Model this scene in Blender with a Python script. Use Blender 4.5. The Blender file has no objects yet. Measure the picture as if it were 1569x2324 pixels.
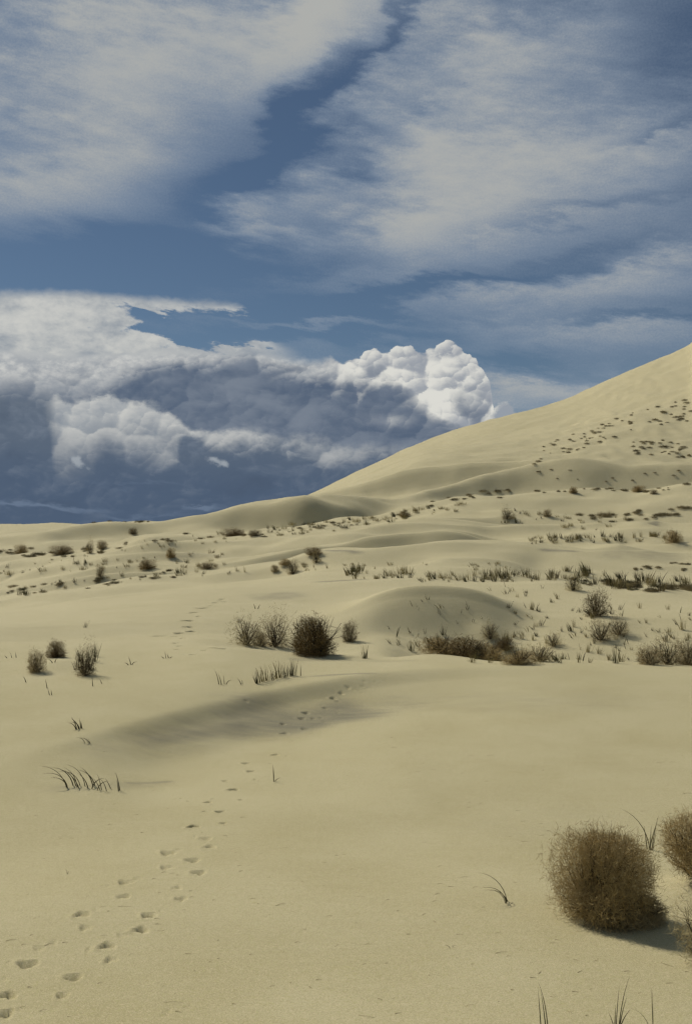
import bpy, math, random
import numpy as np

# ------------------------------------------------------------------ frame
# distances in metres; picture measures below are in units of 1/1569 of the picture width
FPX, CX, CY, Y0 = 2288.0, 784.5, 1162.0, 1195.0
PITCH = math.atan((Y0 - CY) / FPX)
CAMZ = 8.0
D2R = math.radians
scene = bpy.context.scene
COL = scene.collection

# ------------------------------------------------------------------ camera
cam_data = bpy.data.cameras.new('camera')
cam = bpy.data.objects.new('camera', cam_data)
COL.objects.link(cam)
cam.location = (0, 0, CAMZ)
cam.rotation_euler = (D2R(90) + PITCH, 0, 0)
cam_data.sensor_fit = 'VERTICAL'
cam_data.sensor_height = 36.0
cam_data.lens = 36.0 * FPX / 2323.0
cam_data.clip_start = 0.1
cam_data.clip_end = 20000
scene.camera = cam

# ------------------------------------------------------------------ exposure
scene.view_settings.view_transform = 'Standard'
scene.view_settings.look = 'None'
scene.view_settings.gamma = 1
scene.view_settings.use_curve_mapping = False
scene.view_settings.exposure = 0.0
scene.cycles.use_adaptive_sampling = True
scene.cycles.adaptive_threshold = 0.02
scene.cycles.adaptive_min_samples = 8
scene.cycles.max_bounces = 6
scene.cycles.diffuse_bounces = 3
scene.cycles.transparent_max_bounces = 4

# ------------------------------------------------------------------ sun
SUN_DIR = np.array([-0.71, 0.70, 0.0]); SUN_DIR /= np.linalg.norm(SUN_DIR)
SUN_EL = D2R(42)
SUN_VEC = np.array([SUN_DIR[0]*math.cos(SUN_EL), SUN_DIR[1]*math.cos(SUN_EL), math.sin(SUN_EL)])
SUN_AZ = math.atan2(SUN_DIR[0], SUN_DIR[1])          # from +Y towards +X
from mathutils import Vector
sun_data = bpy.data.lights.new('sun', 'SUN')
sun_data.energy = 3.85
sun_data.angle = D2R(0.6)
sun_data.color = (1.0, 0.945, 0.84)
sun = bpy.data.objects.new('sun', sun_data)
COL.objects.link(sun)
sun.rotation_euler = Vector(SUN_VEC).to_track_quat('Z', 'Y').to_euler()
sun.location = (-40, 40, 80)

# ------------------------------------------------------------------ node helper
class S:
    """a node socket with arithmetic"""
    nt = None
    def __init__(s, sock): s.s = sock
    @staticmethod
    def _in(node, i, v):
        if isinstance(v, S): S.nt.links.new(v.s, node.inputs[i])
        elif v is not None: node.inputs[i].default_value = v
    @staticmethod
    def m(op, a, b=None, c=None, clamp=False):
        n = S.nt.nodes.new('ShaderNodeMath'); n.operation = op; n.use_clamp = clamp
        S._in(n, 0, a)
        if b is not None: S._in(n, 1, b)
        if c is not None: S._in(n, 2, c)
        return S(n.outputs[0])
    def __add__(a, b): return S.m('ADD', a, b)
    __radd__ = __add__
    def __sub__(a, b): return S.m('SUBTRACT', a, b)
    def __rsub__(a, b): return S.m('SUBTRACT', b, a)
    def __mul__(a, b): return S.m('MULTIPLY', a, b)
    __rmul__ = __mul__
    def __truediv__(a, b): return S.m('DIVIDE', a, b)
    def __neg__(a): return S.m('MULTIPLY', a, -1.0)

def sstep(x, lo, hi, a=0.0, b=1.0):
    n = S.nt.nodes.new('ShaderNodeMapRange'); n.interpolation_type = 'SMOOTHSTEP'
    S._in(n, 0, x); S._in(n, 1, lo); S._in(n, 2, hi); S._in(n, 3, a); S._in(n, 4, b)
    return S(n.outputs[0])
def lstep(x, lo, hi, a=0.0, b=1.0):
    n = S.nt.nodes.new('ShaderNodeMapRange'); n.clamp = True
    S._in(n, 0, x); S._in(n, 1, lo); S._in(n, 2, hi); S._in(n, 3, a); S._in(n, 4, b)
    return S(n.outputs[0])
def vec(x, y, z=0.0):
    n = S.nt.nodes.new('ShaderNodeCombineXYZ')
    S._in(n, 0, x); S._in(n, 1, y); S._in(n, 2, z)
    return S(n.outputs[0])
def noise(v, scale=1.0, detail=4.0, rough=0.5, dist=0.0, lac=2.0):
    n = S.nt.nodes.new('ShaderNodeTexNoise'); n.noise_dimensions = '3D'
    S._in(n, 'Vector', v); n.inputs['Scale'].default_value = scale
    n.inputs['Detail'].default_value = detail; n.inputs['Roughness'].default_value = rough
    n.inputs['Distortion'].default_value = dist; n.inputs['Lacunarity'].default_value = lac
    return S(n.outputs['Fac'])
def voronoi(v, scale=1.0, detail=0.0, rough=0.5, smooth=None):
    n = S.nt.nodes.new('ShaderNodeTexVoronoi'); n.voronoi_dimensions = '2D'
    if smooth is not None:
        n.feature = 'SMOOTH_F1'; n.inputs['Smoothness'].default_value = smooth
    S._in(n, 'Vector', v); n.inputs['Scale'].default_value = scale
    n.inputs['Detail'].default_value = detail; n.inputs['Roughness'].default_value = rough
    return S(n.outputs['Distance'])
def mixc(f, a, b, mode='MIX'):
    n = S.nt.nodes.new('ShaderNodeMix'); n.data_type = 'RGBA'; n.blend_type = mode; n.clamp_factor = True
    S._in(n, 0, f)
    S._in(n, 6, a if isinstance(a, S) else (*a, 1.0)); S._in(n, 7, b if isinstance(b, S) else (*b, 1.0))
    return S(n.outputs[2])
def srgb(r, g, b, k=1.0):
    f = lambda c: (c/255/12.92 if c/255 <= 0.04045 else ((c/255+0.055)/1.055)**2.4)
    return (f(r)*k, f(g)*k, f(b)*k)

def px2ray(x, y):
    """direction seen at picture position (x, y) -> azimuth (from +Y to +X), elevation"""
    cx, cy = (x-CX)/FPX, (CY-y)/FPX
    dy = math.cos(PITCH) - cy*math.sin(PITCH)
    dz = math.sin(PITCH) + cy*math.cos(PITCH)
    return math.atan2(cx, dy), math.atan2(dz, math.hypot(cx, dy))
def ang(x, y):
    """picture position -> angular coordinates on the sky (2288 units per radian)"""
    a, e = px2ray(x, y)
    return CX + FPX*a, Y0 - FPX*e
# ------------------------------------------------------------------ sky
world = bpy.data.worlds.new('World')
scene.world = world
world.use_nodes = True
S.nt = world.node_tree
S.nt.nodes.clear()
STR = 0.10
K = 1.0/STR

sky = S.nt.nodes.new('ShaderNodeTexSky')
sky.sky_type = 'NISHITA'; sky.sun_disc = False
sky.sun_elevation = SUN_EL; sky.sun_rotation = SUN_AZ
sky.altitude = 1500; sky.air_density = 1.0; sky.dust_density = 0.3; sky.ozone_density = 2.0
base_sky = mixc(1.0, S(sky.outputs[0]), (0.335, 0.368, 0.378), 'MULTIPLY')

tc = S.nt.nodes.new('ShaderNodeTexCoord')
sep = S.nt.nodes.new('ShaderNodeSeparateXYZ'); S.nt.links.new(tc.outputs['Generated'], sep.inputs[0])
dx, dy, dz = (S(o) for o in sep.outputs)
AX = S.m('ARCTAN2', dx, dy)*FPX + CX                 # angular coordinates of a sky direction
AY = Y0 - S.m('ARCSINE', dz)*FPX

bg_group = bpy.data.node_groups.new('cloud_lobe', 'ShaderNodeTree')
def make_lobe_group():
    g = bg_group
    g.interface.new_socket('P', in_out='INPUT', socket_type='NodeSocketVector')
    g.interface.new_socket('C', in_out='INPUT', socket_type='NodeSocketVector')
    g.interface.new_socket('R', in_out='INPUT', socket_type='NodeSocketVector')
    g.interface.new_socket('Sz', in_out='INPUT', socket_type='NodeSocketVector')
    g.interface.new_socket('W', in_out='INPUT', socket_type='NodeSocketFloat')
    g.interface.new_socket('V', in_out='OUTPUT', socket_type='NodeSocketFloat')
    i = g.nodes.new('NodeGroupInput'); o = g.nodes.new('NodeGroupOutput')
    m = g.nodes.new('ShaderNodeMapping'); m.vector_type = 'TEXTURE'
    for a, b in ((0, 0), (1, 1), (2, 2), (3, 3)): g.links.new(i.outputs[a], m.inputs[b])
    d = g.nodes.new('ShaderNodeVectorMath'); d.operation = 'DOT_PRODUCT'
    g.links.new(m.outputs[0], d.inputs[0]); g.links.new(m.outputs[0], d.inputs[1])
    n = g.nodes.new('ShaderNodeMath'); n.operation = 'MULTIPLY'; n.inputs[1].default_value = -1
    g.links.new(d.outputs['Value'], n.inputs[0])
    e = g.nodes.new('ShaderNodeMath'); e.operation = 'EXPONENT'; g.links.new(n.outputs[0], e.inputs[0])
    w = g.nodes.new('ShaderNodeMath'); w.operation = 'MULTIPLY'
    g.links.new(e.outputs[0], w.inputs[0]); g.links.new(i.outputs[4], w.inputs[1])
    g.links.new(w.outputs[0], o.inputs[0])
make_lobe_group()
def lobes(P, items):
    tot = None
    for (x, y, a, b, deg, w) in items:
        g = S.nt.nodes.new('ShaderNodeGroup'); g.node_tree = bg_group
        S.nt.links.new(P.s, g.inputs[0])
        X, Y = ang(x, y)
        g.inputs[1].default_value = (X, Y, 0)
        g.inputs[2].default_value = (0, 0, D2R(deg))
        g.inputs[3].default_value = (a, b, 1)
        g.inputs[4].default_value = w
        v = S(g.outputs[0])
        tot = v if tot is None else tot + v
    return tot
U0, U1 = -160.0, 1740.0
def along(X, pts, lo, hi, smooth=True):
    """value given along the azimuth by points (picture x, value)"""
    n = S.nt.nodes.new('ShaderNodeFloatCurve')
    c = n.mapping.curves[0]
    P = sorted(((ang(x, 900)[0]-U0)/(U1-U0), (v-lo)/(hi-lo)) for x, v in pts)
    c.points[0].location = (0, P[0][1]); c.points[1].location = (1, P[-1][1])
    for p in P:
        if 0.002 < p[0] < 0.998: c.points.new(*p)
    if not smooth:
        for p in c.points: p.handle_type = 'VECTOR'
    n.mapping.update()
    S._in(n, 1, lstep(X, U0, U1))
    n.inputs[0].default_value = 1
    return S(n.outputs[0])*(hi-lo) + lo
def angy(pts): return [(x, ang(x, y)[1]) for x, y in pts]

# ---- high thin veil of cirrus
st = vec(AX*(1/300), AY*(1/105), 3.1)
st2 = vec((AX + AY*1.6)*(1/420), (AY - AX*0.25)*(1/80), 7.7)
nA = noise(st, 1.0, 5, 0.55) - 0.5
nB = noise(st2, 1.0, 6, 0.6) - 0.5
nC = noise(vec(AX*(1/75), AY*(1/26), 1.0), 1.0, 6, 0.65) - 0.5
PW = vec(AX + nA*340 + nC*60, AY + nB*190 + nC*34)
C_ITEMS = [
 (230, 210, 500, 250, -14, 0.98), (520, 50, 460, 110, -10, 0.5), (120, 420, 330, 75, -12, 0.45),
 (1150, 250, 400, 270, 0, 0.80), (1060, 420, 360, 120, -4, 0.55), (860, 530, 330, 50, 0, 0.75), (560, 517, 150, 20, 5, 0.55),
 (1350, 655, 360, 55, -8, 0.85), (1330, 770, 300, 38, 3, 0.65), (1270, 900, 330, 55, 4, 0.9), (1000, 700, 120, 16, -8, 0.4),
 (700, 738, 150, 11, 0, 0.75), (830, 622, 240, 34, -3, 0.42), (1500, 350, 200, 130, 0, 0.45), (1250, 60, 300, 60, -20, 0.3),
 (860, 95, 230, 24, -36, -0.80), (690, 225, 190, 40, -50, -0.85), (590, 372, 200, 52, -33, -0.95), (770, 20, 170, 60, -20, 0.75), (470, 350, 190, 110, -35, -0.38), (620, 470, 160, 24, -14, 0.25), (640, 120, 130, 60, -45, 0.35), (800, 385, 90, 16, 14, -0.5),
 (180, 585, 430, 62, -7, -1.25), (560, 600, 260, 40, 0, -0.5), (1560, 150, 150, 120, -30, -0.50), (1000, 200, 160, 22, -20, -0.22), (950, 330, 60, 60, 0, 0.35), (860, 250, 120, 40, 30, 0.3), (1320, 470, 300, 20, -9, -0.40),
 (1060, 640, 260, 17, -6, -0.95), (1270, 575, 200, 16, -5, -0.35), (1460, 737, 190, 11, 4, -0.55), (720, 700, 420, 34, 0, -0.85), (700, 765, 330, 20, 0, -0.8),
 (1160, 835, 150, 26, 8, -0.75), (1480, 295, 120, 12, -10, -0.35), (60, 130, 120, 50, 10, -0.25), (60, 245, 100, 14, 0, -0.2)]
D = lobes(PW, C_ITEMS)
grain = noise(vec(AX*(1/5.0), AY*(1/4.0), 2.0), 1.0, 2, 0.8) - 0.5
D = D*0.84 + nA*0.62 + nB*0.62 + nC*0.42 + grain*0.40
infr = sstep(S.m('ABSOLUTE', AX - CX), 800, 1300)
above = sstep(AY, -250, 0, 1.0, 0.0)
out = S.m('MAXIMUM', infr, above)
D = D*(1-out) + (0.30 + nA*1.6 + nB*1.0)*out
cir = sstep(D + nB*0.25, -0.42, 1.05, 0.06, 1.0)
ccol = mixc(sstep(D + nB*0.8 + nC*0.4, 0.25, 1.45), srgb(134, 148, 165, K), srgb(177, 178, 174, K))
col = mixc(cir*0.94, base_sky, ccol)

# ---- cloud banks towards the horizon, one behind the other
puff = lambda X, Y, s, r=0.5, d=3: voronoi(vec(X/s, Y/s), 1.0, d, r)
wx = noise(vec(AX*(1/60), AY*(1/45), 5.0), 1.0, 4, 0.6) - 0.5
wy = noise(vec(AX*(1/60), AY*(1/45), 15.0), 1.0, 4, 0.6) - 0.5
fine = noise(vec(AX*(1/26), AY*(1/16), 9.0), 1.0, 5, 0.65) - 0.5
billow = noise(vec(AX*(1/120), AY*(1/62), 4.4), 1.0, 5, 0.6, 0.6) - 0.5
broad = noise(vec(AX*(1/210), AY*(1/90), 11.0), 1.0, 4, 0.55) - 0.5
QX = AX + wx*34; QY = AY + wy*30
PT = vec(QX, QY)
def puffs(X, Y, size, smooth, seed):
    """rounded heads: distance to the nearest centre, and how far a point lies on the sunlit upper left of its head"""
    n = S.nt.nodes.new('ShaderNodeTexVoronoi'); n.voronoi_dimensions = '2D'; n.feature = 'SMOOTH_F1'
    n.inputs['Smoothness'].default_value = smooth; n.inputs['Scale'].default_value = 1.0
    px, py = X*(1/size) + seed, Y*(1/size)
    S._in(n, 'Vector', vec(px, py))
    sp = S.nt.nodes.new('ShaderNodeSeparateXYZ'); S.nt.links.new(n.outputs['Position'], sp.inputs[0])
    side = (S(sp.outputs[1]) - py)*0.85 + (S(sp.outputs[0]) - px)*0.5
    return S(n.outputs['Distance']), side
f1, s1 = puffs(QX, QY, 76, 0.26, 3.3)
f2, s2 = puffs(QX + wx*22 + fine*10, QY + wy*22 + fine*8, 27, 0.34, 8.1)
h0 = 0.9 - (f1*0.66 + f2*0.24)
relief = s1*0.66 + s2*0.30 + fine*0.30
lit = sstep(relief + wy*0.22 + wx*0.15, -0.50, 0.42)

# wispy left bank (its upper part is torn and lets blue through)
e1 = along(AX, angy([(-160, 648), (0, 655), (150, 656), (300, 668), (420, 676), (540, 688), (575, 720), (640, 775), (740, 800)]), 500, 1100)
t1 = AY - e1 + fine*16 + wy*20
tear = lobes(PW, [(430, 735, 150, 20, 12, 1.0), (360, 705, 110, 9, 14, 0.6), (560, 768, 140, 14, 4, 1.0), (620, 742, 160, 26, 3, 1.2), (600, 700, 90, 12, 0, 0.6)])
a1 = sstep(t1, -3, 22)*(1 - sstep(tear - nC*1.4 - fine*0.9, 0.22, 0.62))*sstep(AX, 700, 560)
wcol = mixc(sstep(broad*1.3 + fine*0.55 + wx*0.6 + (AY-760)*0.0011, -0.32, 0.42), srgb(203, 203, 198, K), srgb(140, 149, 159, K))
col = mixc(a1*0.96, col, wcol)

# main bank with the heaped head on the right
e2 = along(AX, angy([(-160, 800), (0, 790), (200, 800), (380, 790), (480, 790), (600, 797), (690, 808), (735, 812), (765, 806), (800, 812), (850, 808),
     (880, 800), (910, 803), (945, 796), (985, 789), (1035, 794), (1065, 818), (1092, 842), (1110, 868), (1120, 930), (1128, 990), (1150, 1040)]), 500, 1100)
head = sstep(AX, 700, 800)
d2 = AY - e2 + (h0-0.5)*((head*(78 - sstep(AX, 1080, 1130)*50))) + wy*(20+head*-8) + fine*(13 - head*4)
a2 = sstep(d2, -2 + 0*d2, 9 - head*6 + (1-head)*16)
rim2 = along(AX, [(0, 100), (200, 90), (330, 50), (450, 45), (600, 42), (720, 45), (790, 75), (850, 60), (900, 90), (950, 110), (1000, 130), (1060, 130), (1120, 70), (1160, 60)], 0, 200)
# lower-right diagonal of lit towers under the head
tow = lobes(vec(QX, QY), [(975, 900, 85, 20, 42, 0.9), (1025, 950, 60, 15, 22, 0.9), (905, 845, 80, 16, 30, 0.5), (880, 955, 50, 13, 5, 0.45), (1010, 915, 30, 26, 0, 0.4), (975, 840, 60, 40, 0, 0.35), (1055, 832, 46, 34, 0, 0.3)])
dark2 = S.m('MINIMUM', sstep(d2 + broad*80 + wx*56 + (0.5-lit)*26, rim2*0.15, rim2*1.4), 1.0)
dark2 = S.m('MAXIMUM', dark2 - tow*1.0, 0.0)
liteA = mixc(sstep(lit + fine*0.4 + billow*0.7, -0.05, 1.0), srgb(150, 156, 165, K), srgb(218, 217, 210, K))
liteL = mixc(sstep(fine + wx*0.8, -0.25, 0.3), srgb(160, 165, 170, K), srgb(207, 207, 203, K))
lite = mixc(head, liteL, liteA)
bdark = mixc(sstep(broad*0.9 + billow*0.9 + wx*0.3 + (lit-0.5)*0.20, -0.30, 0.36), srgb(84, 99, 120, K), srgb(120, 130, 144, K))
c2 = mixc(dark2, lite, bdark)
col = mixc(a2, col, c2)
# the small tower at the foot of the bank
tb = lobes(PT, [(1142, 928, 24, 19, -20, 1.0), (1120, 952, 34, 15, -25, 0.8), (1158, 945, 16, 12, 0, 0.5)])
a3 = sstep(tb + fine*0.7, 0.36, 0.62)
c3 = mixc(sstep(tb*-0.9 + (AX-1140)*-0.012 + fine*0.9, -0.75, -0.15), srgb(150, 157, 166, K), srgb(206, 206, 200, K))
col = mixc(a3*0.92, col, c3)

# front bank
e3 = along(AX, angy([(-160, 890), (0, 888), (90, 893), (125, 905), (160, 915), (200, 905), (300, 912), (370, 930), (425, 968), (450, 975), (500, 972), (560, 978), (620, 994), (700, 998),
     (780, 1010), (860, 1012), (940, 1022), (1000, 1036), (1100, 1060)]), 500, 1200)
d3 = AY - e3 + (h0-0.5)*40 + wy*22 + fine*12
soft3 = along(AX, [(0, 34), (100, 34), (140, 12), (400, 14), (460, 12), (560, 20), (780, 24), (940, 30), (1100, 30)], 0, 60)
a4 = sstep(d3 + fine*14, soft3*-0.6, soft3)
rim3 = along(AX, [(0, 6), (60, 8), (110, 40), (150, 105), (200, 100), (260, 75), (330, 85), (400, 60), (440, 16), (480, 26), (560, 34), (620, 18), (700, 22), (770, 40), (850, 22), (940, 14), (1100, 8)], 0, 150)
bri3 = along(AX, [(0, 0.15), (90, 0.12), (130, 0.85), (250, 0.95), (400, 0.85), (450, 0.7), (560, 0.8), (650, 0.45), (780, 0.55), (900, 0.35), (1100, 0.1)], 0, 1)
rimf = sstep(d3 + wx*56 + broad*60 + (0.5-lit)*16, rim3*0.05, rim3*1.9)
l3 = mixc(lit*0.55 + sstep(billow + fine*0.3, -0.3, 0.3)*0.5, srgb(140, 149, 159, K), srgb(210, 209, 203, K))
deep = mixc(sstep(AY + broad*140 + wx*30, 900, 1150), srgb(96, 108, 123, K), srgb(78, 94, 116, K))
deep = mixc(sstep(billow + fine*0.25 + (lit-0.5)*0.17, -0.06, 0.36)*lstep(AY, 1190, 960, 0.25, 0.8), deep, srgb(124, 134, 148, K))
deep = mixc(sstep(-billow + broad*0.6, 0.02, 0.35)*0.5, deep, srgb(72, 85, 104, K))
l3 = mixc(bri3, deep, l3)
c4 = mixc(rimf, l3, deep)
col = mixc(a4, col, c4)
# scraps of bright cloud and pale streaks low over the horizon
sc = lobes(vec(QX, QY), [(176, 1046, 17, 13, 30, 1.2), (488, 1046, 22, 10, 15, 1.1), (512, 1055, 16, 8, 30, 0.8), (200, 1060, 8, 8, 0, 0.6)])
col = mixc(sstep(sc + fine*1.5 + wx*0.8 + (h0-0.5)*0.5, 0.40, 1.25)*0.85, col, srgb(158, 165, 172, K))
lo = lobes(PW, [(90, 1155, 170, 12, 3, 0.8), (470, 1162, 60, 9, -6, 0.9), (300, 1105, 200, 10, 0, 0.35), (340, 1185, 90, 8, 0, 0.5)])
col = mixc(sstep(lo + nC*0.6, 0.1, 1.0)*0.55, col, srgb(122, 138, 160, K))

bgn = S.nt.nodes.new('ShaderNodeBackground'); bgn.inputs[1].default_value = STR
S.nt.links.new(col.s, bgn.inputs[0])
wo = S.nt.nodes.new('ShaderNodeOutputWorld'); S.nt.links.new(bgn.outputs[0], wo.inputs[0])
# ------------------------------------------------------------------ terrain
# Dune crests, hollows and feet as rings of relief round the viewpoint: for every azimuth each line has a distance and a height.
def pchip(xk, yk, x):
    xk = np.asarray(xk, float); yk = np.asarray(yk, float)
    h = np.diff(xk); dl = np.diff(yk)/h
    m = np.zeros_like(yk)
    a, b = dl[:-1], dl[1:]
    w1, w2 = 2*h[1:]+h[:-1], h[1:]+2*h[:-1]
    ok = a*b > 0
    with np.errstate(divide='ignore', invalid='ignore'):
        hm = (w1+w2)/(w1/a + w2/b)
    m[1:-1] = np.where(ok, hm, 0)
    m[0], m[-1] = dl[0], dl[-1]
    i = np.clip(np.searchsorted(xk, x)-1, 0, len(h)-1)
    t = (x-xk[i])/h[i]
    t2, t3 = t*t, t*t*t
    return (2*t3-3*t2+1)*yk[i] + (t3-2*t2+t)*h[i]*m[i] + (-2*t3+3*t2)*yk[i+1] + (t3-t2)*h[i]*m[i+1]

def tilt(x, y):
    a, e = px2ray(x, y); return a, math.tan(e)
def x2az(x): return math.atan((x-CX)/FPX)
def prof(pts, az):
    """value given at picture x, spread over the azimuths; ends held, closed behind the viewpoint"""
    xs = [x2az(p[0]) for p in pts]; vs = [p[1] for p in pts]
    if len(pts) == 1: return np.full(len(az), vs[0])
    a = [-math.pi, xs[0]-0.5] + xs + [xs[-1]+0.35, math.pi]
    v = [vs[0], vs[0]] + vs + [vs[-1], vs[0]]
    return pchip(a, v, az)
def crest(pts):
    """pts (x, y, distance) -> functions of azimuth giving distance and height"""
    q = [(x, d, d*tilt(x, y)[1]) for x, y, d in pts]
    return lambda az: (prof([(x, d) for x, d, z in q], az), prof([(x, z) for x, d, z in q], az))
def withd(pts, d0, d1=None):
    """pts (x, y) at distance d0 (left) .. d1 (right)"""
    d1 = d0 if d1 is None else d1
    return [(x, y, d0 + (d1-d0)*min(1, max(0, x/1569))) for x, y in pts]

lines = []
def add_line(fn): lines.append(fn)
def const(r, z): add_line(lambda az: (np.full(len(az), float(r)), np.full(len(az), float(z))))
def after(fn, k, drop):
    def g(az):
        r, z = fn(az); return r*k, z - prof(drop, az)
    add_line(g)

def foot(fn, ypts, beta, gap=0.988, keep=0.82):
    """foot of the face under a crest: picture height of the foot, steepness of the face (degrees by picture x); straight up to the brink"""
    tq = [(x, tilt(x, y)[1]) for x, y in ypts]
    def g(az):
        r, z = fn(az); t = prof(tq, az); T = np.tan(np.radians(prof(beta, az)))
        rf = np.minimum((r*T - z)/(T - t), r*gap)
        return rf, rf*t
    add_line(g)
    def k(az):
        r0, z0 = g(az); r, z = fn(az)
        return r0+(r-r0)*keep, z0+(z-z0)*(keep+0.02)
    add_line(k)
def lee(fn, k, drop):
    """crest breaks off behind: a near shoulder, then the hollow"""
    after(fn, 1+(k-1)*0.35, [(x, d*0.42) for x, d in drop]); after(fn, k, drop)

const(0.4, -1.72); const(3, -3.05); const(8, -5.6)
add_line(crest([(784, 2323, 13.5)]))
add_line(crest([(0, 2105, 18.3), (1569, 2100, 18.5)]))
add_line(crest([(0, 1905, 24.8), (1569, 1900, 25)]))
PA = [(-50, 1760, 31), (0, 1735, 32), (200, 1665, 35), (400, 1612, 38), (550, 1578, 40.5), (700, 1548, 43), (900, 1520, 46), (1200, 1512, 47.5), (1569, 1532, 47.5)]
cA = crest(PA)
after(cA, 0.865, [(-50, .10), (0, .12), (200, .38), (400, .86), (650, .96), (900, .78), (1200, .46), (1569, .36)])
after(cA, 0.955, [(-50, .04), (0, .05), (200, .20), (400, .48), (650, .56), (900, .44), (1200, .18), (1569, .10)])
add_line(cA)
cB = crest([(-50, 1500, 53), (330, 1480, 53), (500, 1468, 53), (600, 1474, 53), (700, 1482, 53), (780, 1484, 53), (900, 1490, 53), (960, 1483, 53.5),
            (1060, 1492, 54), (1140, 1506, 54), (1250, 1496, 54), (1400, 1500, 54), (1569, 1510, 54)])
add_line(cB)
lee(cB, 1.07, [(-50, 0.0), (440, 0.02), (520, 0.35), (620, 0.6), (720, 0.9), (800, 0.6), (870, 0.4), (950, 1.3), (1100, 1.4), (1569, 1.1)])
cM = crest([(-50, 1424, 68), (480, 1405, 68), (640, 1406, 69), (740, 1396, 69), (800, 1374, 69), (850, 1350, 69), (900, 1334, 69), (960, 1329, 69), (1040, 1332, 69), (1100, 1345, 69),
                (1140, 1364, 69), (1200, 1394, 69), (1300, 1404, 68), (1569, 1404, 68)])
foot(cM, [(-50, 1458), (480, 1440), (600, 1450), (700, 1464), (780, 1464), (860, 1440), (950, 1452), (1000, 1458), (1100, 1468), (1250, 1468), (1569, 1472)],
     [(-50, 4), (640, 5), (760, 10), (850, 22), (920, 35), (1080, 36), (1150, 29), (1230, 14), (1569, 12)], gap=0.93, keep=0.75)
add_line(cM)
add_line(crest(withd([(-50, 1408), (480, 1370), (700, 1368), (850, 1352), (900, 1345), (1050, 1345), (1120, 1356), (1200, 1362), (1300, 1362), (1569, 1370)], 77)))
cC = crest(withd([(-50, 1394), (0, 1390), (150, 1372), (300, 1354), (400, 1342), (520, 1333), (640, 1326), (800, 1318), (900, 1314), (1000, 1318), (1100, 1320), (1200, 1317),
                  (1260, 1316), (1330, 1322), (1400, 1332), (1500, 1330), (1569, 1342), (1620, 1345)], 88))
add_line(cC)
lee(cC, 1.06, [(0, 0.9), (300, 0.9), (500, 0.4), (700, 0.25), (1000, 0.3), (1200, 0.7), (1300, 1.6), (1569, 1.9)])
cE = crest(withd([(-50, 1358), (0, 1352), (100, 1337), (250, 1315), (400, 1302), (520, 1291), (600, 1280), (650, 1272), (700, 1256), (800, 1248), (900, 1242), (1000, 1233),
                  (1100, 1232), (1200, 1232), (1300, 1240), (1400, 1241), (1500, 1243), (1620, 1246)], 126))
foot(cE, [(-50, 1378), (0, 1372), (300, 1337), (600, 1310), (800, 1299), (1000, 1296), (1180, 1293), (1260, 1296), (1400, 1304), (1569, 1304)],
     [(-50, 4), (900, 5), (1150, 7), (1240, 16), (1300, 28), (1569, 30)], gap=0.9, keep=0.8)
add_line(cE)
lee(cE, 1.05, [(0, 1.2), (500, 1.0), (620, 1.2), (800, 1.5), (1000, 1.5), (1200, 1.2), (1569, 1.2)])
cD = crest(withd([(-50, 1335), (0, 1327), (100, 1306), (300, 1281), (450, 1264), (560, 1254), (650, 1239), (700, 1230), (800, 1221), (850, 1216), (950, 1202), (1000, 1195), (1040, 1195),
                  (1080, 1203), (1120, 1219), (1200, 1221), (1400, 1228), (1569, 1232)], 152.5))
foot(cD, [(-50, 1345), (0, 1338), (300, 1292), (500, 1268), (600, 1272), (700, 1262), (900, 1250), (1000, 1243), (1100, 1236), (1200, 1230), (1569, 1242)],
     [(-50, 6), (480, 10), (570, 30), (620, 38), (1080, 38), (1140, 22), (1250, 10), (1569, 8)], gap=0.985)
add_line(cD)
lee(cD, 1.04, [(0, 0.7), (700, 0.9), (1050, 1.0), (1200, 0.4)])
cF = crest(withd([(-50, 1325), (0, 1316), (118, 1279), (202, 1261), (269, 1246), (353, 1223), (528, 1218), (598, 1214), (701, 1207), (797, 1199), (882, 1188), (955, 1182),
                  (1020, 1183), (1100, 1190), (1200, 1196), (1300, 1190), (1400, 1184), (1569, 1186)], 186))
add_line(cF)
lee(cF, 1.05, [(0, 1.1), (300, 1.5), (500, 1.7), (800, 1.2), (1100, 0.8), (1300, 1.6), (1569, 2.0)])
add_line(crest(withd([(-50, 1290), (0, 1282), (118, 1266), (269, 1246), (353, 1225), (528, 1217), (701, 1206), (882, 1184), (1000, 1168), (1100, 1166), (1300, 1172), (1569, 1168)], 212)))
cG = crest(withd([(-50, 1275), (0, 1268), (100, 1256), (180, 1258), (269, 1240), (353, 1217), (450, 1210), (528, 1207), (640, 1200), (760, 1190), (860, 1170), (959, 1147), (1034, 1131),
                  (1134, 1123), (1209, 1115), (1284, 1113), (1434, 1115), (1569, 1100), (1620, 1096)], 245))
add_line(cG)
lee(cG, 1.04, [(0, 1.0), (500, 1.0), (850, 1.0), (1000, 2.0), (1569, 2.6)])
PL = [(-50, 1226, 330), (0, 1221, 330), (84, 1206, 330), (135, 1196, 330), (160, 1191, 330), (225, 1185, 330), (300, 1182, 330), (375, 1184, 330), (425, 1176, 330), (475, 1166, 330), (530, 1151, 330), (600, 1136, 330),
            (675, 1127, 330), (710, 1124, 330), (785, 1125, 332), (830, 1130, 338), (884, 1132, 345), (1000, 1106, 365), (1134, 1070, 376), (1234, 1046, 380), (1309, 1039, 380), (1359, 1043, 380),
            (1434, 1053, 380), (1569, 1056, 380), (1620, 1056, 380)]
cL = crest(PL)
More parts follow.
